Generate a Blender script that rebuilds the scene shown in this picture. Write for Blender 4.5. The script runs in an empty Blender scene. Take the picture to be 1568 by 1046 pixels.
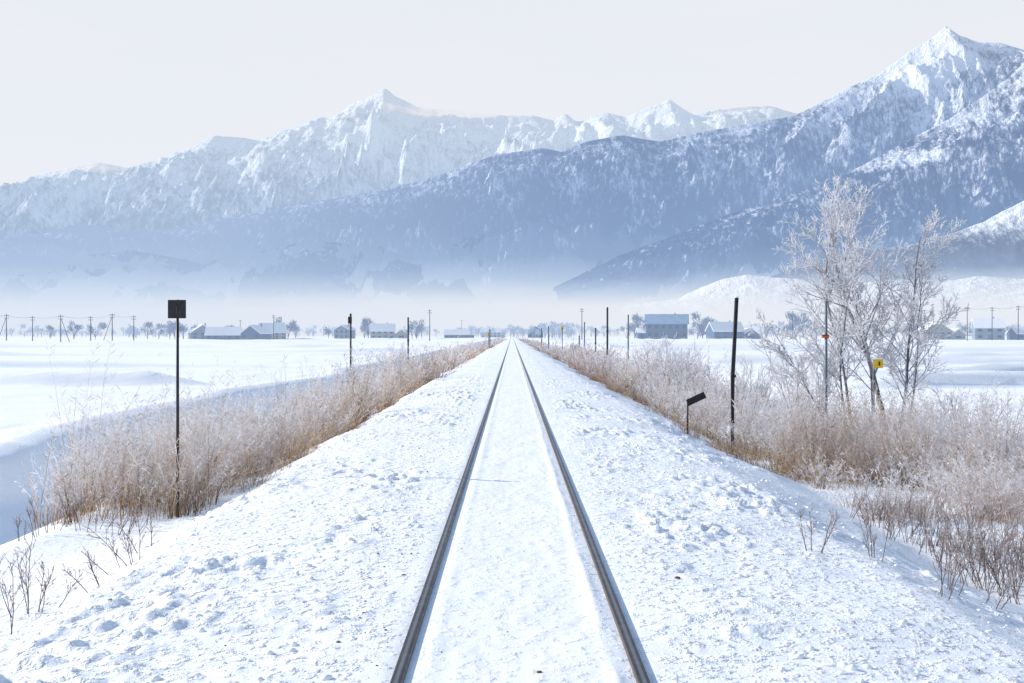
import bpy, math, random
import numpy as np
from mathutils import Vector, Matrix
random.seed(7); RNG=np.random.default_rng(7)
F=1742.0; VX=786.0; HY=513.0; CX=-0.035; CZ=1.485   # survey constants taken from the photo (gauge 1.067 m)
def wx(px,d): return (px-VX)/F*d+CX
def wz(py,d): return CZ+(HY-py)/F*d
scene=bpy.context.scene
col=scene.collection
# ---------------------------------------------------------------- noise
def hsh(i,j,s):
    i=i.astype(np.int64); j=j.astype(np.int64)
    h=(i*374761393+j*668265263+s*2147483647//7+s*1274126177)&0xffffffff
    h=((h^(h>>13))*1274126177)&0xffffffff
    h=((h^(h>>16))*2246822519)&0xffffffff
    h=h^(h>>15)
    return (h&0xffffff)/float(0xffffff)
def vn(x,y,s=0):
    x=np.asarray(x,float); y=np.asarray(y,float)
    x,y=np.broadcast_arrays(x,y)
    xi=np.floor(x); yi=np.floor(y); fx=x-xi; fy=y-yi
    fx=fx*fx*fx*(fx*(fx*6-15)+10); fy=fy*fy*fy*(fy*(fy*6-15)+10)
    a=hsh(xi,yi,s); b=hsh(xi+1,yi,s); c=hsh(xi,yi+1,s); d=hsh(xi+1,yi+1,s)
    return (a*(1-fx)+b*fx)*(1-fy)+(c*(1-fx)+d*fx)*fy
def fbm(x,y,s=0,o=4,g=0.5):
    t=0;a=1;n=0
    for k in range(o):
        t=t+a*vn(x*2**k+k*17.3,y*2**k-k*9.1,s+k); n+=a; a*=g
    return t/n
def ridged(x,y,s=0,o=5,g=0.5):
    t=0;a=1;n=0
    for k in range(o):
        v=1-np.abs(2*vn(x*2.05**k+k*7.7,y*2.05**k+k*3.1,s+k)-1)
        t=t+a*v**1.5; n+=a; a*=g
    return t/n
# ---------------------------------------------------------------- node helpers
def newmat(name):
    m=bpy.data.materials.new(name); m.use_nodes=True
    try: m.cycles.emission_sampling='NONE'
    except Exception: pass
    nt=m.node_tree; nt.nodes.clear()
    out=nt.nodes.new('ShaderNodeOutputMaterial')
    return m,nt,out
def N(nt,t,**k):
    n=nt.nodes.new(t)
    for a,b in k.items(): setattr(n,a,b)
    return n
def mixc(nt,fac,a,b,mode='MIX'):
    n=N(nt,'ShaderNodeMix',data_type='RGBA',blend_type=mode)
    for sock,v in ((n.inputs[0],fac),(n.inputs[6],a),(n.inputs[7],b)):
        if isinstance(v,bpy.types.NodeSocket): nt.links.new(v,sock)
        elif isinstance(v,(int,float)): sock.default_value=v
        else: sock.default_value=(*v,1) if len(v)==3 else v
    return n.outputs[2]
def math_(nt,op,a,b=None,c=None,clamp=False):
    n=N(nt,'ShaderNodeMath',operation=op); n.use_clamp=clamp
    for i,v in enumerate((a,b,c)):
        if v is None: continue
        if isinstance(v,bpy.types.NodeSocket): nt.links.new(v,n.inputs[i])
        else: n.inputs[i].default_value=v
    return n.outputs[0]
def mrange(nt,v,a,b,c=0,d=1,smooth=True):
    n=N(nt,'ShaderNodeMapRange'); n.interpolation_type='SMOOTHSTEP' if smooth else 'LINEAR'
    nt.links.new(v,n.inputs[0])
    for i,x in zip((1,2,3,4),(a,b,c,d)): n.inputs[i].default_value=x
    return n.outputs[0]
def pos(nt):
    g=N(nt,'ShaderNodeNewGeometry'); s=N(nt,'ShaderNodeSeparateXYZ')
    nt.links.new(g.outputs['Position'],s.inputs[0]); return g.outputs['Position'],s.outputs
def noise(nt,vec,scale,detail=4,rough=.5,sc=(1,1,1)):
    mp=N(nt,'ShaderNodeMapping'); mp.inputs['Scale'].default_value=sc
    nt.links.new(vec,mp.inputs[0])
    n=N(nt,'ShaderNodeTexNoise'); n.inputs['Scale'].default_value=scale
    n.inputs['Detail'].default_value=detail; n.inputs['Roughness'].default_value=rough
    nt.links.new(mp.outputs[0],n.inputs['Vector']); return n.outputs['Fac']
MIST=(0.81,0.85,0.925)  # glow colour of the painted mist
AIR=(0.48,0.62,0.86)  # glow colour of the painted airlight
def mat(name,c,rough=.7,metal=0,haze=0,hc=AIR,var=.25,vs=6,c2=None,bump=0,spec=.3):
    m,nt,out=newmat(name)
    p,_=pos(nt)
    tc=N(nt,'ShaderNodeTexCoord')
    n=noise(nt,tc.outputs['Object'],vs,4)
    c2=c2 or tuple(x*(1-var) for x in c)
    cc=mixc(nt,mrange(nt,n,.35,.65),c,c2)
    b=N(nt,'ShaderNodeBsdfPrincipled'); nt.links.new(cc,b.inputs['Base Color'])
    b.inputs['Roughness'].default_value=rough; b.inputs['Metallic'].default_value=metal
    b.inputs['Specular IOR Level'].default_value=spec
    if bump:
        bp=N(nt,'ShaderNodeBump'); bp.inputs['Strength'].default_value=bump; bp.inputs['Distance'].default_value=.01
        nt.links.new(noise(nt,tc.outputs['Object'],vs*6,4),bp.inputs['Height']); nt.links.new(bp.outputs[0],b.inputs['Normal'])
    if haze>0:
        e=N(nt,'ShaderNodeEmission'); e.inputs[0].default_value=(*hc,1); e.inputs[1].default_value=1  # aerial haze painted on as an even emissive tint
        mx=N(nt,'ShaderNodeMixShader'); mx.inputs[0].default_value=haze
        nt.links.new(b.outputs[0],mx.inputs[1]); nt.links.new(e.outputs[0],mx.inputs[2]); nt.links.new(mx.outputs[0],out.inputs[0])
    else: nt.links.new(b.outputs[0],out.inputs[0])
    return m
# ---------------------------------------------------------------- mesh helpers
def mesh_np(name,V,faces,mats,smooth=True,cols=None):
    V=np.asarray(V,np.float32); faces=np.asarray(faces,np.int32)
    me=bpy.data.meshes.new(name); M,k=faces.shape
    me.vertices.add(len(V)); me.vertices.foreach_set('co',V.ravel())
    me.loops.add(M*k); me.loops.foreach_set('vertex_index',faces.ravel())
    me.polygons.add(M); me.polygons.foreach_set('loop_start',np.arange(0,M*k,k,dtype=np.int32))
    me.polygons.foreach_set('use_smooth',np.full(M,smooth,bool))
    if cols is not None:
        a=me.color_attributes.new('Col','FLOAT_COLOR','POINT')
        c4=np.ones((len(V),4),np.float32); c4[:,:3]=cols; a.data.foreach_set('color',c4.ravel())
    me.update(calc_edges=True); me.validate()
    for m in mats: me.materials.append(m)
    o=bpy.data.objects.new(name,me); col.objects.link(o); return o
def grid_faces(nr,nc):
    i=np.arange(nr-1)[:,None]*nc+np.arange(nc-1)[None,:]
    return np.stack([i,i+1,i+nc+1,i+nc],-1).reshape(-1,4)
def pydata(name,V,Fc,m,parent=None,loc=(0,0,0),smooth=False,bevel=0,rot=(0,0,0)):
    me=bpy.data.meshes.new(name); me.from_pydata(V,[],Fc); me.update()
    if m: me.materials.append(m)
    for p in me.polygons: p.use_smooth=smooth
    o=bpy.data.objects.new(name,me); col.objects.link(o); o.location=loc; o.rotation_euler=rot
    if parent: o.parent=parent
    if bevel:
        b=o.modifiers.new('b','BEVEL'); b.width=bevel; b.segments=2
    return o
def box(name,c,s,m,parent=None,bevel=0,rot=(0,0,0)):
    x,y,z=[a/2 for a in s]
    V=[(-x,-y,-z),(x,-y,-z),(x,y,-z),(-x,y,-z),(-x,-y,z),(x,-y,z),(x,y,z),(-x,y,z)]
    Fc=[(0,3,2,1),(4,5,6,7),(0,1,5,4),(1,2,6,5),(2,3,7,6),(3,0,4,7)]
    return pydata(name,V,Fc,m,parent,c,False,bevel,rot)
def tube(name,pts,rad,m,parent=None,n=10,smooth=True):
    V=[];Fc=[]
    for k,(p,r) in enumerate(zip(pts,rad)):
        p=Vector(p); a=Vector(pts[max(k-1,0)]); b=Vector(pts[min(k+1,len(pts)-1)])
        q=(b-a).to_track_quat('Z','Y')
        for j in range(n):
            t=2*math.pi*j/n; V.append(p+q@Vector((math.cos(t)*r,math.sin(t)*r,0)))
    for k in range(len(pts)-1):
        for j in range(n):
            a=k*n+j; b=k*n+(j+1)%n; Fc.append((a,b,b+n,a+n))
    Fc.append(tuple(range(n-1,-1,-1))); Fc.append(tuple((len(pts)-1)*n+j for j in range(n)))
    return pydata(name,V,Fc,m,parent,smooth=smooth)
def empty(name,loc=(0,0,0),rz=0):
    e=bpy.data.objects.new(name,None); e.empty_display_size=.2; e.location=loc; e.rotation_euler=(0,0,rz); col.objects.link(e); return e
# ---------------------------------------------------------------- ground
PX=[-9e3,-60,-11.5,-10.4,-9.9,-9.2,-8.3,-7.5,-6.6,-5.9,-5.2,-4.2,-3.5,-2.75,-2.0,-1.2,-.75,-.5,.5,.75,1.2,2.0,2.6,4.2,5.5,8,10,12,14,9e3]
PZ=[-.75,-.75,-.70,-.62,-.74,-1.36,-1.66,-1.70,-1.45,-.80,-.66,-.64,-.56,-.15,-.07,-.028,-.022,-.020,-.020,-.022,-.028,-.08,-.16,-.72,-.78,-.85,-.95,-.72,-.66,-.72]
_dx=np.arange(-30,30,.02); _dz=np.interp(_dx,PX,PZ); _k=np.exp(-.5*(np.arange(-15,16)*.02/.07)**2); _k/=_k.sum()
_dz=np.convolve(np.pad(_dz,15,mode='edge'),_k,'valid')
BUND_L=[52,74,118,150,196,262,340,450,600]; BUND_R=[34,46,63,84,108,146,190,260,360,500]
def hgt(x,y,fine=True):
    x=np.asarray(x,float); y=np.asarray(y,float); x,y=np.broadcast_arrays(x,y)
    ax=np.abs(x)
    w=np.clip((ax-1.8)/1.5,0,1)
    w2=np.clip((ax-5)/5,0,1)
    xw=x+w*(0.55*(fbm(y/3.5+0*x,np.sign(x)*3.3,11,3)-.5))+w2*1.8*(vn(y/15,np.sign(x)*5,14)-.5)
    z=np.interp(xw,_dx,_dz)
    far=np.clip((ax-12)/6,0,1)
    for L,sg,sd in ((BUND_L,-1,31),(BUND_R,1,47)):
        for i,b in enumerate(L):
            yc=b+b*.12*(fbm(x/45+i*7,i*1.0,sd,2)-.5)
            s=max(.42,.006*b)
            m=np.clip((sg*x-13)/3,0,1)
            z=z+m*.70*np.exp(-np.abs((y-yc)/s)**2)*np.clip(1.8*vn(x/16,i,5)-.15,.2,1)
    z=z+far*.24*(fbm(x/14,y/6,5,3)-.5)
    z=z+np.clip((ax-2.2)/1.5,0,1)*.12*(fbm(x/1.6,y/2.6,6,3)-.5)
    mid=np.exp(-((x+8.2)/1.6)**2)
    z=z+mid*.30*(fbm(x/2.2,y/3.5,8,3)-.5)
    if fine:
        near=np.clip((60-y)/35,0.3,1)
        sh=np.clip((ax-.60)/.5,0,1)*np.clip((4.4-ax)/1.4,.15,1)
        big=fbm(x/.7,y/.9,21,2)-.5
        l=fbm(x/.12,y/.14,23,3,.5); l2=np.clip(l-.52,0,1)
        patch=np.clip(2.2*fbm(x/1.1,y/1.5,77,2)-.65,.12,1.1)
        z=z+sh*(.050*big+near*.20*l2*patch)+near*sh*.003*(vn(x/.06,y/.06,29)-.5)
        z=z-sh*near*.06*np.clip(fbm(x/.30,y/.36,83,2)-.60,0,1)*4*patch*.5
        inn=np.clip((.42-ax)/.1,0,1)
        z=z+inn*(.016*(fbm(x/.35,y/.6,24,3)-.5)+.022*np.clip(fbm(x/.09,y/.11,27,2)-.64,0,1)-.022*np.clip(fbm(x/.16,y/.2,37,2)-.66,0,1))
        z=z+.012*np.exp(-((x-.405-.02*vn(y/.8,0,9))/.03)**2)*(.3+vn(y/.35,1,10))
        z=z+.006*np.exp(-((x+.41)/.04)**2)*(.4+vn(y/.35,4,12))
        z=z-.008*np.exp(-((ax-.5335)/.05)**2)
    return z
def build_ground():
    def seg(a,b,s): return np.arange(a,b,s)
    rx=list(seg(0,.66,.018))+list(seg(.66,3.6,.024))+list(seg(3.6,6,.07))+list(seg(6,13,.12))
    x=13.0; st=.2
    while x<9000: rx.append(x); x+=st; st*=1.09 if st<2 else 1.14
    rx.append(9000); rx=np.array(rx); X=np.concatenate([-rx[:0:-1],rx])
    ys=[]; y=3.2
    while y<9500: ys.append(y); y+=.0055*y if y<600 else .05*y
    back=-(np.geomspace(.6,60,26))+3.2
    Y=np.concatenate([back[::-1],np.linspace(2.7,3.15,20),ys])
    GX,GY=np.meshgrid(X,Y); Z=hgt(GX,GY)
    V=np.stack([GX,GY,Z],-1).reshape(-1,3)
    m,nt,out=newmat('snow'); p,s=pos(nt)
    ax=math_(nt,'ABSOLUTE',s[0])
    sh=math_(nt,'MULTIPLY',mrange(nt,ax,.5,.9,.25,1),mrange(nt,ax,3.0,5,1,.35))
    n1=noise(nt,p,14,5,.55); n2=noise(nt,p,60,3,.6)
    h=math_(nt,'ADD',math_(nt,'MULTIPLY',mrange(nt,n1,.47,.8),1.0),math_(nt,'MULTIPLY',n2,.16))
    h=math_(nt,'MULTIPLY',h,sh)
    bp=N(nt,'ShaderNodeBump'); bp.inputs['Strength'].default_value=.8; bp.inputs['Distance'].default_value=.035
    nt.links.new(h,bp.inputs['Height'])
    g=math_(nt,'MULTIPLY',mrange(nt,noise(nt,p,30,3,.7),.66,.74),math_(nt,'MULTIPLY',mrange(nt,ax,.55,.62),mrange(nt,ax,.7,1.3,1,0)))
    c=mixc(nt,mrange(nt,noise(nt,p,.6,4),.3,.7),(.94,.945,.955),(.915,.925,.945))
    inn=mrange(nt,ax,.3,.55,1,0)
    c=mixc(nt,math_(nt,'MULTIPLY',inn,mrange(nt,noise(nt,p,2.2,5,.7,(3,.5,1)),.45,.75,0,.6)),c,(.85,.81,.77))
    c=mixc(nt,math_(nt,'MULTIPLY',g,.35),c,(.40,.34,.29))
    b=N(nt,'ShaderNodeBsdfPrincipled'); b.inputs['Roughness'].default_value=.65; b.inputs['Specular IOR Level'].default_value=.25
    nt.links.new(c,b.inputs['Base Color']); nt.links.new(bp.outputs[0],b.inputs['Normal'])
    e=N(nt,'ShaderNodeEmission'); e.inputs[0].default_value=(*MIST,1)  # distance mist painted onto the far snow as emission
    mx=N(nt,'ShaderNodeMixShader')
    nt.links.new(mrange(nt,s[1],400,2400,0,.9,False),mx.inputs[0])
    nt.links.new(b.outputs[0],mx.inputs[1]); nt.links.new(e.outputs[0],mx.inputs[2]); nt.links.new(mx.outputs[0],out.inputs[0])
    mesh_np('snow_ground',V,grid_faces(len(Y),len(X)),[m])
    return m
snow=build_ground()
# ---------------------------------------------------------------- rails
def rails():
    m,nt,out=newmat('rail_steel'); p,s=pos(nt); 
    top=mrange(nt,s[2],-.009,-.003)
    n=noise(nt,p,9,5,.7)
    c=mixc(nt,n,(.035,.024,.020),(.12,.07,.045)); c=mixc(nt,top,c,(.045,.042,.045))
    axx=math_(nt,'SUBTRACT',math_(nt,'ABSOLUTE',s[0]),.5335)
    c=mixc(nt,math_(nt,'MULTIPLY',top,mrange(nt,math_(nt,'ABSOLUTE',axx),.003,.014,1,0)),c,(.21,.215,.235))
    b=N(nt,'ShaderNodeBsdfPrincipled'); nt.links.new(c,b.inputs['Base Color'])
    nt.links.new(math_(nt,'MULTIPLY',top,.8),b.inputs['Metallic'])
    nt.links.new(mrange(nt,n,.3,.7,.36,.50),b.inputs['Roughness']); nt.links.new(b.outputs[0],out.inputs[0])
    prof=[(-.027,-.010),(-.023,-.002),(-.014,0),(.014,0),(.023,-.002),(.027,-.010),(.027,-.032),(.010,-.045),(.008,-.125),(.055,-.145),(.055,-.155),(-.055,-.155),(-.055,-.145),(-.008,-.125),(-.010,-.045),(-.027,-.032)]
    par=empty('railway_track')
    for nm,xc in (('rail_left',-.5335-.0),('rail_right',.5335)):
        ys=np.concatenate([np.linspace(-30,3,12),np.geomspace(3.5,1500,80)])
        V=[];Fc=[];n=len(prof)
        for y in ys:
            for a,b in prof: V.append((xc+a,y,b))
        for k in range(len(ys)-1):
            for j in range(n):
                a=k*n+j;b=k*n+(j+1)%n; Fc.append((a,a+n,b+n,b))
        o=pydata(nm,V,Fc,m,par)
rails()
# ---------------------------------------------------------------- clods
def clods(name,n,xr,yr,sz,m,seed,both=True,flat=.7):
    r=np.random.default_rng(seed)
    t=(1+5**.5)/2
    ico=np.array([(-1,t,0),(1,t,0),(-1,-t,0),(1,-t,0),(0,-1,t),(0,1,t),(0,-1,-t),(0,1,-t),(t,0,-1),(t,0,1),(-t,0,-1),(-t,0,1)])/1.9
    fc=np.array([(0,11,5),(0,5,1),(0,1,7),(0,7,10),(0,10,11),(1,5,9),(5,11,4),(11,10,2),(10,7,6),(7,1,8),(3,9,4),(3,4,2),(3,2,6),(3,6,8),(3,8,9),(4,9,5),(2,4,11),(6,2,10),(8,6,7),(9,8,1)])
    x=r.uniform(*xr,n); 
    if both: x*=np.where(r.random(n)<.5,-1,1)
    y=yr[0]*(yr[1]/yr[0])**(r.random(n)**.9)
    if both:
        keep=vn(x/.8,y/1.2,91)>r.random(n)*.8; x=x[keep];y=y[keep];n=len(x)
    s=sz[0]+(sz[1]-sz[0])*r.random(n)**5
    z=hgt(x,y)
    V=ico[None]*(1+.35*(r.random((n,12,1))-.5))*s[:,None,None]
    V=V*(.8+.5*r.random((n,1,3))); V[:,:,2]*=flat
    V=V+np.stack([x,y,z+s*.05],-1)[:,None]
    Fc=(fc[None]+np.arange(n)[:,None,None]*12).reshape(-1,3)
    return mesh_np(name,V.reshape(-1,3),Fc,[m],True)
clod=mat('snow_clod',(.94,.945,.955),.7,var=.03)
clods('snow_clods',5500,(.7,3.3),(3.8,24),(.005,.028),clod,5)
clods('ballast_stones',70,(-1.0,-.64),(4.2,8),(.004,.014),mat('ballast',(.26,.22,.19),.9,vs=30),6,False)
clods('dirt_crumbs',30,(-2.5,2.9),(4.6,18),(.006,.020),mat('dirt',(.16,.11,.08),.95,vs=30),8,False)
# ---------------------------------------------------------------- vegetation
def vegmat(name,haze=0):
    m,nt,out=newmat(name); a=N(nt,'ShaderNodeAttribute'); a.attribute_name='Col'
    d=N(nt,'ShaderNodeBsdfDiffuse'); t=N(nt,'ShaderNodeBsdfTranslucent'); mx=N(nt,'ShaderNodeMixShader'); mx.inputs[0].default_value=.38
    p,_=pos(nt); c=mixc(nt,noise(nt,p,14,3),a.outputs['Color'],mixc(nt,1.0,a.outputs['Color'],(.82,.82,.84),'MULTIPLY'))
    nt.links.new(c,d.inputs[0]); nt.links.new(c,t.inputs[0])
    nt.links.new(d.outputs[0],mx.inputs[1]); nt.links.new(t.outputs[0],mx.inputs[2])
    o=mx.outputs[0]
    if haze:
        e=N(nt,'ShaderNodeEmission'); e.inputs[0].default_value=(*AIR,1)  # haze on far plants is a glow mixed into their colour
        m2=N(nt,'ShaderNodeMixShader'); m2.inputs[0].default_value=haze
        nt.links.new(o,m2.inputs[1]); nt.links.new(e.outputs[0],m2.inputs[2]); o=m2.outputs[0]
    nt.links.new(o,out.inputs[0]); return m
veg=vegmat('frosted_grass')
def stems(name,root,hh,lean,wid,c0,c1,mt,barbs=8,seed=1,barblen=.08,K=5,fo=.34):
    r=np.random.default_rng(seed); n=len(root)
    z0=hgt(root[:,0],root[:,1],False)-.06
    t=np.linspace(0,1,K)[None,:,None]
    base=np.concatenate([root,z0[:,None]],1)[:,None,:]
    up=np.zeros((n,1,3)); up[:,0,2]=hh
    ln=np.zeros((n,1,3)); ln[:,0,:2]=lean
    P=base+up*(t-.12*t**3)+ln*(.35*t+.65*t**2)
    P[:,1:-1,:2]+=r.normal(0,.012,(n,K-2,2))
    az=r.uniform(0,np.pi,n); side=np.stack([np.cos(az),np.sin(az)*.5,0*az],-1)[:,None,:]
    w=(wid[:,None,None]*(1-.5*t))*.5
    L=P-side*w; R=P+side*w
    V=np.stack([L,R],2).reshape(n,K*2,3)
    k=np.arange(K-1)*2; f=np.stack([k,k+1,k+3,k+2],-1)
    Fc=(f[None]+(np.arange(n)*K*2)[:,None,None]).reshape(-1,4)
    tt=np.repeat(t[...,0],n,0)
    g=np.clip(tt*1.65-fo+r.normal(0,.16,(n,1)),0,1)[...,None]
    C=c0[:,None,:]*(1-g)+c1[:,None,:]*g
    C=np.repeat(C[:,:,None,:],2,2).reshape(n,K*2,3)
    Vs=[V.reshape(-1,3)];Fs=[Fc];Cs=[C.reshape(-1,3)];off=n*K*2
    if barbs:
        B=barbs; tb=1-r.random((n,B))**1.5*.52
        i=np.clip((tb*(K-1)),0,K-1.001); i0=i.astype(int); fr=(i-i0)[...,None]
        idx=np.arange(n)[:,None]
        Q=P[idx,i0]*(1-fr)+P[idx,i0+1]*fr
        bl=barblen*r.uniform(.4,1.3,(n,B,1))*(hh[:,None,None]/1.0)**.5
        a=r.uniform(0,2*np.pi,(n,B)); D=np.stack([np.cos(a),np.sin(a),r.uniform(.3,1.4,(n,B))],-1)
        D/=np.linalg.norm(D,axis=-1,keepdims=True)
        T=Q+D*bl; S=np.cross(D,np.array([0.2,1,.1])); S/=np.linalg.norm(S,axis=-1,keepdims=True)+1e-6
        ww=wid[:,None,None]*1.25
        V2=np.stack([Q-S*ww*.35,Q+D*bl*.5+S*ww*.5,T,Q+D*bl*.5-S*ww*.5],2)
        gb=np.clip((tb-.40)*2.6,0,1)[...,None]
        cb=c0[:,None,:]*1.3*(1-gb)+c1[:,None,:]*gb
        C2=np.repeat((np.minimum(cb*r.uniform(.85,1.15,(n,B,1)),.96))[:,:,None,:],4,2)
        Vs.append(V2.reshape(-1,3)); Fs.append(np.arange(n*B*4).reshape(-1,4)+off); Cs.append(C2.reshape(-1,3))
    return mesh_np(name,np.concatenate(Vs),np.concatenate(Fs),[mt],False,np.concatenate(Cs))
BR=np.array([[.36,.20,.08],[.44,.28,.11],[.14,.075,.04],[.22,.125,.065],[.50,.34,.16]])
FR=np.array([[.95,.94,.96],[.96,.95,.97],[.87,.82,.80],[.92,.89,.90],[.70,.58,.46]])
def clumpfield(name,spots,seed,wmul=1.0,mt=None,red=0,frost=1,barbs=9,edge=None):
    r=np.random.default_rng(seed); R=[];H=[];L=[];W=[];A=[];B=[]
    for (x,y,rad,h,n) in spots:
        a=r.uniform(0,2*np.pi,n); q=r.random(n)**.6
        dx=np.cos(a)*q; dy=np.sin(a)*q
        R.append(np.stack([x+dx*rad*.55,y+dy*rad*.55],-1))
        hh=h*r.uniform(.35,1.12,n)*(1-.2*q); hh=np.where(r.random(n)<.05,h*r.uniform(1.1,1.35,n),hh); H.append(hh)
        L.append(np.stack([dx,dy],-1)*rad*.8+r.normal(0,.09*h,(n,2))+np.array([.06*h,0]))
        W.append(np.full(n,.0068*wmul*max(1,y/18))*r.uniform(.6,1.5,n))
        tone=r.integers(0,5); mixr=r.random((n,1))<.40
        fr=FR[r.choice(5,n,p=[.32,.30,.14,.16,.08])]; br=BR[r.integers(0,5,n)]
        br=np.where(mixr,br,BR[tone][None])*r.uniform(.6,1.15,(n,1))
        if red: br=br*np.array([.95,.78,.78])
        fz=frost*(.55+.85*min(1,max(0,float(vn(x*1.1,y/2.2,seed))*1.6-.2)))
        if edge is not None: fz*=min(1,max(.25,(abs(x)-edge)/.85))
        fz=min(1,fz)*np.clip(r.normal(1,.18,(n,1)),.4,1.0)
        fr=fr*fz+br*1.3*(1-fz)
        A.append(br);B.append(fr)
    return stems(name,np.concatenate(R),np.concatenate(H),np.concatenate(L),np.concatenate(W),np.concatenate(A),np.concatenate(B),mt or veg,barbs,seed)
r=np.random.default_rng(3)
def band(x0,x1,y0,y1,n,h,rad,k,thr=.3,seed=1,hv=.45):
    out=[]
    for _ in range(n):
        y=y0*(y1/y0)**r.random(); x=r.uniform(x0,x1)
        q=vn(x/1.1,y/2.6,seed)
        if q<thr: continue
        hs=.55+.9*float(vn(x/.7,y/1.3,seed+1))
        out.append((x,y,rad*r.uniform(.6,1.3),h*hs*r.uniform(1-hv,1+hv*.5),int(k*r.uniform(.4,1.4))))
    return out
# left bank
sp=band(-5.7,-3.8,13.2,20,180,1.18,.40,34,.24,61)
sp+=band(-4.2,-3.3,16,26,60,.85,.30,38,.20,67)
clumpfield('frosted_grass',sp,101,edge=3.0)
sp=band(-5.5,-3.2,20,48,230,1.05,.48,32,.38,62)
clumpfield('frosted_grass',sp,102,edge=2.9)
sp=band(-5.6,-2.9,42,130,140,1.2,.8,30,.42,63)+band(-4.5,-2.9,120,420,80,1.0,1.3,22,.3,64)
clumpfield('frosted_shrubs',sp,103,1.0,red=1,frost=.85)
# right bank
sp=band(4.3,7.4,13.6,22,300,1.0,.38,34,.30,71)
clumpfield('frosted_grass',sp,104,edge=3.4)
sp=band(3.8,8.2,20,42,320,1.15,.46,32,.30,72)
clumpfield('frosted_grass',sp,105,edge=3.2)
sp=band(5.8,9.8,13.4,24,190,1.1,.46,32,.34,76)
clumpfield('frosted_grass',sp,108)
sp=band(3.5,7.2,38,110,200,1.3,.85,30,.32,73)+band(3.1,5.0,100,420,100,1.0,1.3,22,.25,74)
clumpfield('frosted_shrubs',sp,106,1.0,red=1,frost=.85)
sp=band(3.3,4.3,17,60,150,.45,.3,36,.3,75)+band(-4.1,-3.1,14.5,50,120,.45,.3,36,.3,78)
clumpfield('dry_grass',sp,107,1.0,frost=.3,barbs=3)
# ---- branching plants
def branch_mesh(name,starts,mt,seed,ns=5):
    rr=random.Random(seed); V=[];Fc=[];C=[]
    def seg(p,d,L,r0,r1,lv,steps,curl,c0,c1):
        pts=[p.copy()]; dd=d.copy()
        for k in range(steps):
            dd=(dd+Vector((rr.gauss(0,curl),rr.gauss(0,curl),rr.gauss(0,curl*.6)+.03))).normalized()
            pts.append(pts[-1]+dd*(L/steps))
        base=len(V); m=ns if lv<1 else 3
        for k,q in enumerate(pts):
            t=k/steps; rd=r0*(1-t)+r1*t
            dirv=(pts[min(k+1,steps)]-pts[max(k-1,0)]); qt=dirv.to_track_quat('Z','Y')
            for j in range(m):
                a=2*math.pi*j/m; o=qt@Vector((math.cos(a),math.sin(a),0)); V.append(q+o*rd)
                fz=max(0,(-o.x*.7+o.z*.6)); cc=[c0[i]*(1-t)+c1[i]*t for i in range(3)]
                if fz>.35 : cc=[.6*a_+.4*b_ for a_,b_ in zip(cc,(.93,.94,.96))]
                C.append(cc)
        for k in range(steps):
            for j in range(m):
                a=base+k*m+j;b=base+k*m+(j+1)%m; Fc.append((a,b,b+m,a+m))
        return pts
    def grow(p,d,L,r0,lv,spec):
        steps,nc,ang,lr,curl=spec['steps'],spec['nc'][lv],spec['ang'],spec['lr'],spec['curl']
        if lv>=2: steps=3
        c=spec['cols']; c0=c[min(lv,len(c)-1)]; c1=c[min(lv+1,len(c)-1)]
        r1=max(r0*.35,spec['rmin'])
        pts=seg(p,d,L,r0,r1,lv,steps,curl,c0,c1)
        if lv>=len(spec['nc'])-1: return
        for i in range(nc):
            t=rr.uniform(spec['t0'],1)
            k=min(int(t*steps),steps-1); f=t*steps-k
            q=pts[k].lerp(pts[k+1],f); dv=(pts[k+1]-pts[k]).normalized()
            axis=dv.orthogonal().normalized(); axis.rotate(Matrix.Rotation(rr.uniform(0,6.283),3,dv))
            nd=dv.copy(); nd.rotate(Matrix.Rotation(rr.uniform(*ang),3,axis)); nd.z+=spec['up']; nd.normalize()
            grow(q,nd,L*lr*rr.uniform(.6,1.15)*(1.15-.5*t),max(r0*(1-.6*t)*.55,spec['rmin']),lv+1,spec)
    for s in starts: grow(Vector(s[0]),Vector(s[1]).normalized(),s[2],s[3],0,s[4])
    return mesh_np(name,np.array([tuple(v) for v in V]),np.array(Fc),[mt],True,np.array(C))
bark=(.04,.035,.04); mid=(.42,.39,.41); fr1=(.90,.90,.92); fr2=(.96,.96,.98)
vegt=vegmat('rimed_bark')
spec=dict(steps=7,nc=[18,10,6,0],ang=(.45,1.1),lr=.39,curl=.10,cols=[bark,mid,fr1,fr2],rmin=.0072,t0=.18,up=.12)
def gz(x,y): return float(hgt(x,y,False))
tx,ty=8.4,26.0
st=[]
for dx,dirv,L,rd in ((.15,(-.03,0,1),5.5,.060),(.45,(.08,.1,1),4.7,.040),(-.75,(-.10,-.1,1),5.0,.038),(-1.0,(-.30,.1,1),4.3,.030),(.7,(.28,-.1,1),3.8,.028),(-1.3,(-.75,0,.9),2.9,.02),(-.3,(.02,.2,1),4.8,.03)):
    st.append(((tx+dx*.8,ty+random.uniform(-.3,.3),gz(tx,ty)-.1),dirv,L,rd,spec))
branch_mesh('frosted_tree',st,vegt,12)
spec2=dict(steps=5,nc=[8,5,0],ang=(.3,.8),lr=.45,curl=.09,cols=[(.14,.10,.09),(.6,.56,.56),fr2],rmin=.006,t0=.25,up=.12)
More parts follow.
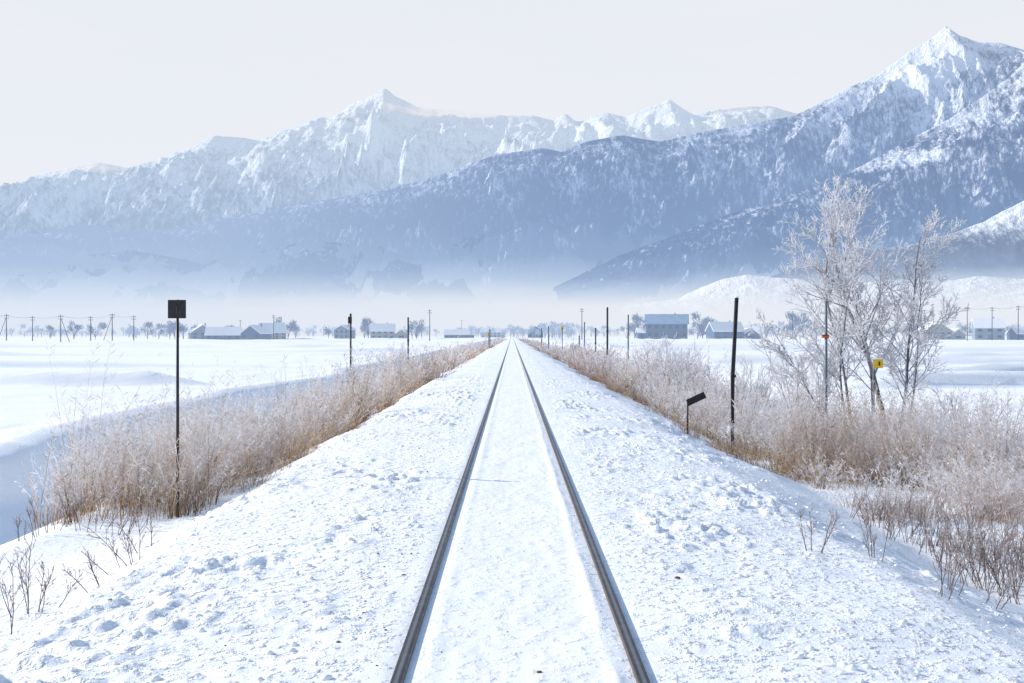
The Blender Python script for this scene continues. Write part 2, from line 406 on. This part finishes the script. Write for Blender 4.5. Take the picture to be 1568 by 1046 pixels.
for bx,by,hh,n,sd in ((6.9,26.5,2.2,12,3),(9.6,24.0,1.3,9,5),(4.9,37,1.9,20,8),(5.8,41,1.8,20,9),(-4.6,44,1.3,14,10),(-4.9,56,1.5,14,11),(6.0,30,1.6,12,13)):
    st=[]
    for i in range(n):
        a=random.uniform(0,6.28); q=random.uniform(.1,.7)
        st.append(((bx+math.cos(a)*.25,by+math.sin(a)*.25,gz(bx,by)-.08),(math.cos(a)*q,math.sin(a)*q,1),hh*random.uniform(.7,1.1),.012,spec2))
    branch_mesh('frosted_bush',st,vegt,sd)
spec3=dict(steps=5,nc=[9,4,0],ang=(.4,.9),lr=.28,curl=.08,cols=[(.11,.055,.04),(.20,.12,.09),(.60,.50,.47)],rmin=.0019,t0=.35,up=.1)
weeds=[(35,945,.62,-.35,4),(70,935,.45,.3,4),(5,975,.5,-.2,3),(205,865,.42,-.45,4),(225,850,.35,-.2,2),(150,905,.33,-.8,3),(180,875,.3,-.9,2),(310,790,.3,.2,3),
 (1250,845,.45,.1,4),(1345,865,.5,.2,5),(1440,920,.55,.1,4),(1465,915,.45,.4,4),(1520,935,.25,.7,3),(1560,870,.6,0,4)]
def wd(x,d,h,ln,n,sd,st):
    for i in range(n):
        a=random.uniform(0,6.28)
        st.append(((x+.05*math.cos(a),d+.06*math.sin(a),gz(x,d)-.05),(ln+.3*math.cos(a),.3*math.sin(a),1),h*random.uniform(.7,1.15),.0040,spec3))
for k,(px,py,h,ln,n) in enumerate(weeds):
    d=2.15*F/(py-HY)
    for _ in range(4):
        x=wx(px,d); d=(CZ-gz(x,d))*F/(py-HY)
    st=[]; wd(wx(px,d),d,h,ln,n,k,st); branch_mesh('dry_weed',st,vegt,200+k,4)
st=[]
for k in range(100):
    d=random.uniform(9.2,13.8); x=random.uniform(3.9+max(0,(11-d)*.12),.47*d+.3)
    wd(x,d,random.uniform(.25,.62),random.uniform(-.2,.4),random.randint(1,5),k,st)
for k in range(14):
    d=random.uniform(12.0,14.0); wd(random.uniform(-5.4,-3.7),d,random.uniform(.3,.6),random.uniform(-.2,.4),3,k,st)
branch_mesh('dry_weeds',st,vegt,333,4)
# ---------------------------------------------------------------- posts and signs
blk=mat('black_paint',(.016,.016,.018),.5,vs=20,c2=(.028,.027,.03),bump=.2)
dark=mat('dark_steel',(.04,.05,.07),.6,vs=20)
grey=mat('grey_post',(.14,.18,.22),.6,vs=15)
yel=mat('yellow_paint',(.85,.55,.03),.5,vs=20,var=.15); org=mat('orange_paint',(.75,.13,.04),.5,vs=20); whi=mat('snow_cap',(.92,.93,.95),.7,var=.03)
def post(name,x,y,ztop,r,m,parts=(),tilt=0):
    g=gz(x,y); e=empty(name,(x,y,g)); H=ztop-g
    tube('post',[(0,0,-.2),(0,0,H*.5),(tilt,0,H)],[r,r,r*.95],m,e)
    return e,H,tilt
e,H,_=post('trackside_sign',-3.93,13.25,wz(459,13.25),.018,blk)
for nm,dx in (('plate_left',-.056),('plate_right',.056)):
    box(nm,(dx,-.022,H-.11),(.100,.006,.215),blk,e,.003)
box('bracket',(0,-.012,H-.04),(.16,.012,.03),dark,e); box('bracket_lower',(0,-.012,H-.18),(.16,.012,.03),dark,e)
e,H,_=post('snow_marker_post',wx(1124,20.7),20.7,wz(456,20.7),.038,blk,tilt=.07)
tube('snow_cap',[(.07,0,H),(.07,0,H+.02),(.07,0,H+.035)],[.037,.03,.012],whi,e)
box('clamp',(.035,-.035,H*.5),(.03,.02,.05),dark,e)
e,H,_=post('reflector_post',wx(1267,23.7),23.7,wz(461,23.7),.027,grey)
zz=H-(515-461)/F*23.7
box('orange_band',(-.02,-.03,zz),(.15,.012,.07),org,e,.004); box('band_edge',(-.02,-.038,zz+.02),(.12,.006,.015),dark,e)
tube('collar',[(0,0,zz-.06),(0,0,zz+.06)],[.032,.032],dark,e)
e,H,_=post('yellow_marker_sign',wx(1340,22.6),22.6,wz(550,22.6),.020,grey)
box('plate',(.08,-.03,H-.09),(.19,.01,.17),yel,e,.004); box('mark',(.10,-.038,H-.09),(.03,.004,.08),blk,e); box('snow_cap',(.08,-.03,H+.008),(.18,.03,.022),whi,e,.008)
d=22; e,H,_=post('tilted_sign',wx(1055,d),d,wz(617,d),.018,dark)
box('plate',(.16,-.03,H+.08),(.38,.012,.13),blk,e,.004,(0,-math.radians(25),0)); box('arm',(.05,-.015,H+.02),(.04,.02,.14),dark,e,0,(0,math.radians(35),0))
for px,top,d,r,m in ((539,483,43,.035,dark),(627,487,60,.045,dark),(932,472,80,.07,dark),(914,503,80,.05,dark),(964,483,106,.07,grey),(889,515,110,.07,grey),(842,500,150,.08,grey),(831,503,180,.08,grey),(897,494,115,.06,grey),(752,505,150,.08,grey)):
    x=wx(px,d); e,H,_=post('signal_post' if px in(932,539) else 'marker_post',x,d,wz(top,d),r,m)
    if px==539:
        box('lamp_box',(-.02,-.05,H-.18),(.14,.08,.26),blk,e,.01); box('hood',(-.02,-.12,H-.06),(.12,.08,.015),blk,e)
        tube('cap',[(0,0,H),(0,0,H+.08)],[.05,.02],blk,e)
    else:
        tube('cap',[(0,0,H),(0,0,H+r)],[r*1.2,r*.5],m,e); tube('collar',[(0,0,H*.6),(0,0,H*.6+.1)],[r*1.25,r*1.25],m,e)
for px,top,d in ((863,499,117),(750,509,140)):
    x=wx(px,d); e,H,_=post('yellow_marker_sign',x,d,wz(top,d),.05,grey)
    box('plate',(0,-.07,H-.3),(.22,.02,.42),yel,e,.01); box('mark',(0,-.085,H-.3),(.06,.006,.25),blk,e)
d=105; x=wx(881,d); e=empty('relay_cabinet',(x,d,gz(x,d)))
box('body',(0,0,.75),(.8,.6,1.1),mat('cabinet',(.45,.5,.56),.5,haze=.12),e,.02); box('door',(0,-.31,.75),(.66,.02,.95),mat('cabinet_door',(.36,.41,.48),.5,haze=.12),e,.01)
box('plinth',(0,0,.1),(.7,.5,.3),dark,e); box('snow_cap',(0,0,1.36),(.86,.66,.12),whi,e,.04)
# ---------------------------------------------------------------- utility poles
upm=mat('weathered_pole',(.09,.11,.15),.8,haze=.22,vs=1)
def upole(px,top,d,brace=0,arms=2):
    x=wx(px,d); e,H,_=post('utility_pole',x,d,wz(top,d),.001,upm)
    for c in list(e.children): bpy.data.objects.remove(c)
    tube('pole',[(0,0,-.3),(0,0,H)],[.18,.12],upm,e,8)
    for k in range(arms):
        box('crossarm_%d'%(k+1),(0,0,H-.5-k*.8),(1.5,.12,.12),upm,e)
        for s in (-.6,.6): tube('insulator',[(s,0,H-.44-k*.8),(s,0,H-.2-k*.8)],[.06,.04],upm,e,6)
    if brace: tube('brace',[(brace*H*.33,0,-.2),(brace*.2,0,H*.85)],[.10,.08],upm,e,6)
    return (x,d,wz(top,d)-.35)
L=[upole(px,t,d,b) for px,t,d,b in ((12,481,350,-1),(52,484,362,0),(95,482,340,1),(141,484,372,0),(174,480,350,-1),(207,483,380,0))]
L2=[upole(px,t,d,b) for px,t,d,b in ((421,482,520,0),(660,474,420,0),(893,472,430,0))]
L3=[upole(px,t,d,b) for px,t,d,b in ((1417,474,400,0),(1483,470,410,0),(1521,470,400,0),(1561,468,390,0),(1640,468,390,0))]
for px,t,d in ((370,490,600),(709,490,900),(847,492,800),(1215,482,520),(1310,484,520)): upole(px,t,d,0,1)
def wires(pts,nm):
    V=[];Fc=[]
    for off in (-.6,.6):
        for a,b in zip(pts[:-1],pts[1:]):
            for k in range(13):
                t=k/12; p=Vector(a).lerp(Vector(b),t)+Vector((off,0,-.5*4*t*(1-t)))
                i=len(V); V+= [p+Vector((0,0,.02)),p+Vector((0,.02,-.015)),p+Vector((0,-.02,-.015))]
                if k:
                    for j in range(3): Fc.append((i-3+j,i-3+(j+1)%3,i+(j+1)%3,i+j))
    pydata(nm,V,Fc,upm)
wires([(wx(-60,350),350,L[0][2])]+L,'power_line'); wires(L3,'power_line')
# ---------------------------------------------------------------- buildings
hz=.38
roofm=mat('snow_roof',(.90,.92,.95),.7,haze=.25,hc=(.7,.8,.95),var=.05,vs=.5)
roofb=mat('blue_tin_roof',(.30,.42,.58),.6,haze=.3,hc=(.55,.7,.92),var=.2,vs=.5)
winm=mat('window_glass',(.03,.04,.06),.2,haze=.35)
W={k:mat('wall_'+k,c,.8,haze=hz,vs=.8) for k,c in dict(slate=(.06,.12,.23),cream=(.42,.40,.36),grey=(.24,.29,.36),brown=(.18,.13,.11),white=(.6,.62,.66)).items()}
def house(name,px,d,w,h,dep,wall,roof=None,yaw=0,rise=.3,over=.5,ridge='x',floors=2,ext=False,py=None):
    x=wx(px,d); z=float(hgt(x,d)) ; e=empty(name,(x,d,z),math.radians(yaw)); roof=roof or roofm
    hw,hd=w/2,dep/2; eave=h*(1-rise)
    def shell(nm,cx,cy,hw,hd,eave,h,m,rf,rid):
        if rid=='x': V=[(-hw,-hd,-.5),(hw,-hd,-.5),(hw,hd,-.5),(-hw,hd,-.5),(-hw,-hd,eave),(hw,-hd,eave),(hw,hd,eave),(-hw,hd,eave),(-hw,0,h),(hw,0,h)]; Fc=[(0,1,5,4),(2,3,7,6),(1,2,6,9,5),(3,0,4,8,7)]
        else: V=[(-hw,-hd,-.5),(hw,-hd,-.5),(hw,hd,-.5),(-hw,hd,-.5),(-hw,-hd,eave),(hw,-hd,eave),(hw,hd,eave),(-hw,hd,eave),(0,-hd,h),(0,hd,h)]; Fc=[(1,2,6,5),(3,0,4,7),(0,1,5,8,4),(2,3,7,9,6)]
        pydata(nm,V,Fc,m,e,(cx,cy,0))
        t=.4; o=over
        a,b=(hd,hw) if rid=='x' else (hw,hd)
        sl=(h-eave)/a
        R=[(-b-o,-a-o,eave-sl*o+.02),(b+o,-a-o,eave-sl*o+.02),(b+o,0,h+.02),(-b-o,0,h+.02),(b+o,a+o,eave-sl*o+.02),(-b-o,a+o,eave-sl*o+.02)]
        R+=[(p[0],p[1],p[2]+t) for p in R]
        if rid!='x': R=[(-p[1],p[0],p[2]) for p in R]
        pydata(nm+'_roof',R,[(0,3,2,1),(2,3,5,4),(6,7,8,9),(9,8,10,11),(0,1,7,6),(5,11,10,4),(1,2,8,7),(2,4,10,8),(0,6,9,3),(3,9,11,5)],rf,e,(cx,cy,0))
    shell('walls',0,0,hw,hd,eave,h,W[wall],roof,ridge)
    n=max(2,int(w/3.2)); fh=eave/floors
    for f in range(floors):
        for i in range(n):
            xx=-hw+(i+.5)*w/n
            if f==0 and i==n//2: box('door',(xx,-hd-.04,1.0),(1.3,.08,2.1),W['brown'],e); continue
            box('window_%d_%d'%(f,i),(xx,-hd-.03,fh*(f+.55)),(w/n*.42,.08,fh*.4),winm,e)
    if ext:
        shell('annex',hw+w*.28,0.3,w*.28,hd*.8,eave*.55,h*.62,W[wall],roof,'y')
        box('annex_window',(hw+w*.28,-hd*.8+.25,eave*.3),(w*.2,.08,eave*.2),winm,e)
    box('chimney',(hw*.4,hd*.3,h+.3),(.6,.6,1.4),W['grey'],e)
    return e
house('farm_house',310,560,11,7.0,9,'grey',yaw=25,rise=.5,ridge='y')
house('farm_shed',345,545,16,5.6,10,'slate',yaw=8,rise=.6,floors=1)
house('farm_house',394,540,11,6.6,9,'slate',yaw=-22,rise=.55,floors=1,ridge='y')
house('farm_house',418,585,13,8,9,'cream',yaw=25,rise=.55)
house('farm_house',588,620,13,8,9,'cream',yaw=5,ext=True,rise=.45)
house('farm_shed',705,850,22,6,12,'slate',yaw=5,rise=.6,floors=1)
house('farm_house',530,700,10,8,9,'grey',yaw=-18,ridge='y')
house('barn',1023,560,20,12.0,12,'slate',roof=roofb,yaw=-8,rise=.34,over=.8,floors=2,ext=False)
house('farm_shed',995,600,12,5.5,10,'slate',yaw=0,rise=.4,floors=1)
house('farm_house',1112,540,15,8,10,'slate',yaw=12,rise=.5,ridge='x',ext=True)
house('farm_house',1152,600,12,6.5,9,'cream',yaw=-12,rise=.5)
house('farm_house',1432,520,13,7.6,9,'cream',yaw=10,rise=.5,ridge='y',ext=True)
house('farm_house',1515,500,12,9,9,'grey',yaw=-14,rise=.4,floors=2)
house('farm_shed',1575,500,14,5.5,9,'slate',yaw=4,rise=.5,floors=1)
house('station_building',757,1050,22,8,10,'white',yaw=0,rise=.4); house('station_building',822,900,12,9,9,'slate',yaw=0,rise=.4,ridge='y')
# ---------------------------------------------------------------- distant trees
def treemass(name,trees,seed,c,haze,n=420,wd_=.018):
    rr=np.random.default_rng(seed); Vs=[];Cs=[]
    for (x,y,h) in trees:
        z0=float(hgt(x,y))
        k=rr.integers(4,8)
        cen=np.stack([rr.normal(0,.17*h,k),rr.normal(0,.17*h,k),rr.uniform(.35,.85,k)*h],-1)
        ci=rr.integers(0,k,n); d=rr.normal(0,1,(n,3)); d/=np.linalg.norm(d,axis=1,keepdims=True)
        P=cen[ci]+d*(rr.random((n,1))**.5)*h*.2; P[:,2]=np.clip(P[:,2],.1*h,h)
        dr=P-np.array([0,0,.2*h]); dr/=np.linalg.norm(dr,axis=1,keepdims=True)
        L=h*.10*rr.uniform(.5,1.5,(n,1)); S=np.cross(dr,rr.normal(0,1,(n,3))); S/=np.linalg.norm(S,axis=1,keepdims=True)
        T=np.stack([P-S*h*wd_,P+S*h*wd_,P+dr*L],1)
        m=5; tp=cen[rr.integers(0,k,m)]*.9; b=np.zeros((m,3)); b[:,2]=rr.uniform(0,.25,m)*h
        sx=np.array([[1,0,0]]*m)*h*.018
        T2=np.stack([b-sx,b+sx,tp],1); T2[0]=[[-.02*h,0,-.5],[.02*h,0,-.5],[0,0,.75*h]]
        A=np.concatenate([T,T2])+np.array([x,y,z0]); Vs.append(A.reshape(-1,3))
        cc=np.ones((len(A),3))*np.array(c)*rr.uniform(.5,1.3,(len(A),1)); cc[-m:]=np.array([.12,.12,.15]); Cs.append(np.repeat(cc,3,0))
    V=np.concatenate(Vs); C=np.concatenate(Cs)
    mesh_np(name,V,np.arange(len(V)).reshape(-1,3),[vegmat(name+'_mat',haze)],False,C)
def tl(rng,d0,d1,h0,h1,n,seed):
    q=random.Random(seed); o=[]
    for _ in range(n):
        d=q.uniform(d0,d1); px=q.uniform(*rng); o.append((wx(px,d),d,q.uniform(h0,h1)))
    return o
T=[]
for px,d,h in ((270,560,9),(283,560,10),(262,570,8),(245,600,8),(228,600,9),(148,560,9),(115,560,9),(80,600,7),(443,590,10),(430,600,11),(505,640,8),(566,640,12),(575,650,9),(560,650,10),(640,600,10),(648,620,8),(633,620,8),(600,720,10),(985,600,13),(974,620,11),(962,640,8),(1078,560,13),(1088,570,11),(1070,600,9),(1084,600,12),(1132,620,8),(1175,620,9),(1220,580,14),(1232,600,11),(1245,600,10),(1212,600,11),(1205,620,8),(1480,600,9),(1400,620,8),(1390,640,8),(1545,560,7),(455,620,8)):
    T.append((wx(px,d),d,h))
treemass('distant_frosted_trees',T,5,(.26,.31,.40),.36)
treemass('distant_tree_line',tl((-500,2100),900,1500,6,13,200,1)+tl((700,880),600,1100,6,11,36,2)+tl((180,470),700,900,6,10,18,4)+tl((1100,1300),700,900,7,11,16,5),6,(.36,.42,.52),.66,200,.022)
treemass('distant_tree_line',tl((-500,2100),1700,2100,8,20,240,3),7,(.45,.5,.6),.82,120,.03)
# ---------------------------------------------------------------- mountains
SKYC=(.85,.86,.90)
def mountain(name,prof,d,foot,seed,Ls,A,ramp,snowz,forest,snowc=(.92,.93,.95),nu=760,nv=170,jit=2.0,pw=1.25,cloud_glow=None,patch=.5,speck=.5,back=.2,xhaze=None,bump=.8,er=3,ef=.5,detail=.57,fields=()):
    prof=np.array(prof,float)
    u=np.linspace(prof[0,0],prof[-1,0],nu); py=np.interp(u,prof[:,0],prof[:,1])
    py=py+jit*2*(ridged(u/38,0*u,seed,4)-.55)
    X=(u-VX)/F*d; Zr=CZ+(HY-py)/F*d+.75
    tb=np.linspace(-1,0,14)[:-1]; tf=np.linspace(0,1,nv)**1.15
    t=np.concatenate([tb,tf]); TT,XX=np.meshgrid(t,X,indexing='ij'); ZR=np.broadcast_to(Zr,XX.shape)
    kk=np.exp(-.5*(np.arange(-60,61)/24.)**2); kk/=kk.sum(); Zs=np.convolve(np.pad(Zr,60,mode='edge'),kk,'valid')
    ta=np.clip(TT,0,1); mixw=np.clip(ta*2.2,0,1); ZR2=ZR*(1-mixw)+np.broadcast_to(Zs,XX.shape)*mixw
    yr=d+(vn(X/(Ls*3),0*X,seed+5)-.5)*.04*d
    Y=np.where(TT>=0,yr-TT*(1-foot)*d, yr-TT*back*d)
    wpx=(fbm(XX/(Ls*2.2),Y/(Ls*2.2),seed+9,3)-.5)*Ls*3.0
    n1=ridged((XX+wpx)/Ls,(Y+wpx*.6)/(Ls*2.0),seed,6,detail)
    n2=ridged((XX-wpx*.5)/(Ls*.33),(Y)/(Ls*.6),seed+3,4,detail)
    env=(1-np.exp(-ta*er))*(1-ta)**ef
    Z=ZR2*np.where(TT>=0,(1-ta)**pw,(1+np.clip(TT,-1,0))**1.2)
    Z=Z+ZR2*A*env*(n1-.62)*1.7+np.minimum(ZR2,d*.15)*A*.5*env*(n2-.62)
    lim=ZR*(Y/d)*.995
    over=Z-lim; soft=d*.003
    Z=np.where((TT>0.01)&(over>-soft),lim-soft*np.exp(-np.clip((over+soft)/soft,0,20)),Z)
    Z=np.maximum(Z-(ta**6)*30,-12)
    V=np.stack([XX,Y,Z],-1).reshape(-1,3)
    m,nt,out=newmat(name+'_mat'); p,s=pos(nt)
    scl=1/(Ls)
    nb=noise(nt,p,scl*1.6,6,.62); nf=noise(nt,p,scl*16,4,.8,(1,.45,.30)); nm_=noise(nt,p,scl*5,5,.65)
    zz=mrange(nt,s[2],snowz[0],snowz[1],0,1,False)
    v=math_(nt,'ADD',math_(nt,'MULTIPLY',zz,.75),math_(nt,'MULTIPLY',math_(nt,'SUBTRACT',nb,.5),patch*2.2))
    v=math_(nt,'ADD',v,math_(nt,'MULTIPLY',math_(nt,'SUBTRACT',nf,.5),speck*3))
    v=math_(nt,'ADD',v,math_(nt,'MULTIPLY',math_(nt,'SUBTRACT',nm_,.5),patch*1.2))
    def blob(pxc,pxw,pyc,pyw,k,lo,hi,ns):
        gx=math_(nt,'DIVIDE',math_(nt,'SUBTRACT',s[0],(pxc-VX)/F*d),pxw/F*d)
        gz_=math_(nt,'DIVIDE',math_(nt,'SUBTRACT',s[2],(HY-pyc)/F*d),pyw/F*d)
        q=math_(nt,'ADD',math_(nt,'MULTIPLY',gx,gx),math_(nt,'MULTIPLY',gz_,gz_))
        q=math_(nt,'ADD',q,math_(nt,'MULTIPLY',math_(nt,'SUBTRACT',noise(nt,p,ns,5,.6),.5),2.2))
        return mrange(nt,q,lo,hi,k,0)
    for f5 in fields: v=math_(nt,'ADD',v,blob(*f5,.0,1.6,1/(d*.012)))
    sm=mrange(nt,v,.15,.75)
    c=mixc(nt,sm,forest,snowc)
    bp=N(nt,'ShaderNodeBump'); bp.inputs['Strength'].default_value=bump; bp.inputs['Distance'].default_value=Ls*.10
    nt.links.new(math_(nt,'ADD',nm_,math_(nt,'MULTIPLY',nf,.35)),bp.inputs['Height'])
    df=N(nt,'ShaderNodeBsdfDiffuse'); nt.links.new(c,df.inputs[0]); nt.links.new(bp.outputs[0],df.inputs['Normal'])
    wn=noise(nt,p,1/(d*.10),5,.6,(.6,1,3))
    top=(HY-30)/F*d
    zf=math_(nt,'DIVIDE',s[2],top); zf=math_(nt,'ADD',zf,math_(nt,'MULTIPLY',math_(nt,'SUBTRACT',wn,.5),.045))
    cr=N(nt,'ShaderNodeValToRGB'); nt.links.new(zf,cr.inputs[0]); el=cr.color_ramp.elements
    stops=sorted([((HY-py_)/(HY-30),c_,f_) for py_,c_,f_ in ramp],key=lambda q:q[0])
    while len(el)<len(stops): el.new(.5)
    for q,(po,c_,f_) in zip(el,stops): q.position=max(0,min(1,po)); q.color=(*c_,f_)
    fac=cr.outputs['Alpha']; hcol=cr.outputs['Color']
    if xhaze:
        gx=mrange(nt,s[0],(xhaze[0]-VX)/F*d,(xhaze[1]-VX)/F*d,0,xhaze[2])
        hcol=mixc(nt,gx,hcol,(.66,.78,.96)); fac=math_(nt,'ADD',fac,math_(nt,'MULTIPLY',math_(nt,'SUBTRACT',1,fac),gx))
    if cloud_glow:
        tot=None
        for cc_ in cloud_glow:
            q=blob(*cc_,.25,1.3,1/(d*.035))
            tot=q if tot is None else math_(nt,'MAXIMUM',tot,q)
        hcol=mixc(nt,tot,hcol,SKYC); fac=math_(nt,'MAXIMUM',fac,tot)  # ridge cloud painted on the slope as sky-coloured glow
    e=N(nt,'ShaderNodeEmission'); nt.links.new(hcol,e.inputs[0]); mx=N(nt,'ShaderNodeMixShader')  # airlight and mist baked into the slope as height-ramped emission
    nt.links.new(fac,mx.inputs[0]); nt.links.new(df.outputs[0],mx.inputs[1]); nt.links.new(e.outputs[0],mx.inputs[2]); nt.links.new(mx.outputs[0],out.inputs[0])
    mesh_np(name,V,grid_faces(len(t),nu)[:,::-1],[m])
A_=[(-700,330),(-400,300),(-150,312),(0,287),(50,268),(110,256),(155,250),(200,258),(260,242),(300,224),(330,207),(365,209),(400,214),(430,199),(465,190),(490,176),(505,180),(540,157),(575,142),(590,132),(607,146),(640,160),(700,166),(760,172),(820,174),(850,182),(868,170),(885,184),(930,172),(960,180),(1000,166),(1025,155),(1045,170),(1062,180),(1100,170),(1180,163),(1215,170),(1300,180),(1500,175),(1800,200),(2300,250)]
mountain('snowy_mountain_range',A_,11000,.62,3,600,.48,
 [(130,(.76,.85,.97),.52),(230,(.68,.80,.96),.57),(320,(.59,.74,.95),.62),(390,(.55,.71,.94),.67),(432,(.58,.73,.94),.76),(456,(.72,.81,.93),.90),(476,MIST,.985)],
 (0,1900),(.10,.15,.25),cloud_glow=[(710,130,163,20,.92),(480,40,175,12,.6),(150,60,256,18,.7),(1130,90,165,12,.6)],patch=.55,speck=.50,jit=1.2,nu=1000,nv=210,pw=1.1,bump=1,
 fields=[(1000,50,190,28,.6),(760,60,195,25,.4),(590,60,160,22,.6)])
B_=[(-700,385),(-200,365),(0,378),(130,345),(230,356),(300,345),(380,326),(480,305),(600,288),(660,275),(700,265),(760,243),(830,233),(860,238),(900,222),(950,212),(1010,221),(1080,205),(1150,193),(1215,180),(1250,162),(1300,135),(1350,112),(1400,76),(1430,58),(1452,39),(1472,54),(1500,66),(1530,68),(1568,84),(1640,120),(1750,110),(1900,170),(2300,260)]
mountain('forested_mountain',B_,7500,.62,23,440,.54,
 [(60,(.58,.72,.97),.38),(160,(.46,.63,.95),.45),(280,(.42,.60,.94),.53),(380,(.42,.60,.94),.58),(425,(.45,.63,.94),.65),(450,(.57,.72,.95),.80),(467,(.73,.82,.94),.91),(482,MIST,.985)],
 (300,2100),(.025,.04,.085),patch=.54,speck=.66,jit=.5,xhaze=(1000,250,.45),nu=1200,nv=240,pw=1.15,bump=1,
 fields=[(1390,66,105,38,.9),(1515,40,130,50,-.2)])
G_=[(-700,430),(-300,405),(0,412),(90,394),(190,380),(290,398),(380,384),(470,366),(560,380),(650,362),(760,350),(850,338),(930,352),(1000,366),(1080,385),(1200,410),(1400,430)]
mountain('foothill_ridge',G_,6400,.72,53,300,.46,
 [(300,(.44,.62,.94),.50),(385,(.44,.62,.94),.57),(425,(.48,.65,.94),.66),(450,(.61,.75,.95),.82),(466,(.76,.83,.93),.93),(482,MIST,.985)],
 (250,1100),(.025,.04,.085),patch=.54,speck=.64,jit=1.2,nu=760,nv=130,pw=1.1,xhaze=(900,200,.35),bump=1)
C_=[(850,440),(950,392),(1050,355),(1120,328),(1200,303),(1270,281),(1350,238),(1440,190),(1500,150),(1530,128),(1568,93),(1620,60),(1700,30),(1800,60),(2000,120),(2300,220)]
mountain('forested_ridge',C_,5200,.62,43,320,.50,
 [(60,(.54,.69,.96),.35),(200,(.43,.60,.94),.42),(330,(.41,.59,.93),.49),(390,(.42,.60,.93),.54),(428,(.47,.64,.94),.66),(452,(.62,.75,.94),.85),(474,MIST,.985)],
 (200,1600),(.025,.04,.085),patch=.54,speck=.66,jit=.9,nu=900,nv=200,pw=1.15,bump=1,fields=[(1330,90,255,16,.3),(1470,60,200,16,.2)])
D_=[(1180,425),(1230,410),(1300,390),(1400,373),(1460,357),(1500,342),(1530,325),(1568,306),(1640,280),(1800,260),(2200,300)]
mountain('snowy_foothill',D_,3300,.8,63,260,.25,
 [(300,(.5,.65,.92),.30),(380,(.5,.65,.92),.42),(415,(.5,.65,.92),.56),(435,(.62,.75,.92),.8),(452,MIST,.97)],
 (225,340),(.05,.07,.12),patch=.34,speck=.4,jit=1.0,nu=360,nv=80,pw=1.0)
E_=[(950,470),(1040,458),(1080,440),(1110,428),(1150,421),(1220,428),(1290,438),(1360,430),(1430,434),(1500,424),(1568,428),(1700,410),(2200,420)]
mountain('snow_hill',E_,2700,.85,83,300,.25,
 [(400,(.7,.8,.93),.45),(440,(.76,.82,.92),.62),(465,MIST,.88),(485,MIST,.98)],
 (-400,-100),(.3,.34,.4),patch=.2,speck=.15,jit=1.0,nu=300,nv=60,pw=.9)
# ---------------------------------------------------------------- light
AZ=-68; EL=24.5
sun=bpy.data.lights.new('sun','SUN'); sun.energy=5.0; sun.angle=math.radians(.5); sun.color=(1,.945,.86)
so=bpy.data.objects.new('sun',sun); col.objects.link(so)
a,e_=math.radians(AZ),math.radians(EL)
dv=Vector((math.sin(a)*math.cos(e_),math.cos(a)*math.cos(e_),math.sin(e_)))
so.rotation_euler=dv.to_track_quat('Z','Y').to_euler(); so.location=(-50,30,60)
w=bpy.data.worlds.new('World'); scene.world=w; w.use_nodes=True; nt=w.node_tree; nt.nodes.clear()
out=N(nt,'ShaderNodeOutputWorld'); bg=N(nt,'ShaderNodeBackground'); ST=.15; bg.inputs[1].default_value=ST
sk=N(nt,'ShaderNodeTexSky'); sk.sky_type='NISHITA'; sk.sun_disc=False; sk.sun_elevation=e_; sk.sun_rotation=a; sk.air_density=1.4; sk.dust_density=.6; sk.ozone_density=2.0
tc=N(nt,'ShaderNodeTexCoord'); sp_=N(nt,'ShaderNodeSeparateXYZ'); nt.links.new(tc.outputs['Generated'],sp_.inputs[0])
# thin valley haze whitens the low sky and thins out overhead, where extra blue is added for fill
f=mrange(nt,sp_.outputs[2],.28,.60,1,.30)
vb=mrange(nt,sp_.outputs[2],.0,.28,0,1)
veil=mixc(nt,vb,(.865,.88,.955),(.81,.845,.90))
cl=noise(nt,tc.outputs['Generated'],2.2,5,.55,(1,1,5))
veil=mixc(nt,mrange(nt,cl,.4,.7,0,.5),veil,(.87,.87,.91))
veil=mixc(nt,mrange(nt,sp_.outputs[2],.29,.6),veil,(.31,.55,1.0))  # veil tinted blue above the frame to bring blue into the shadows
vm=N(nt,'ShaderNodeVectorMath',operation='SCALE'); nt.links.new(veil,vm.inputs[0]); vm.inputs['Scale'].default_value=1/ST
mm=N(nt,'ShaderNodeMix',data_type='RGBA'); mm.clamp_result=False
nt.links.new(f,mm.inputs[0]); nt.links.new(sk.outputs[0],mm.inputs[6]); nt.links.new(vm.outputs[0],mm.inputs[7])
nt.links.new(mm.outputs[2],bg.inputs[0]); nt.links.new(bg.outputs[0],out.inputs[0])
# ---------------------------------------------------------------- camera
cam=bpy.data.cameras.new('camera'); co=bpy.data.objects.new('camera',cam); col.objects.link(co)
cam.lens=40.0; cam.sensor_width=36; cam.clip_start=.05; cam.clip_end=60000
co.location=(CX,0,CZ); co.rotation_euler=(math.radians(90)-math.atan(10/F),0,0)
scene.camera=co
scene.view_settings.view_transform='Standard'; scene.view_settings.look='None'; scene.view_settings.exposure=0
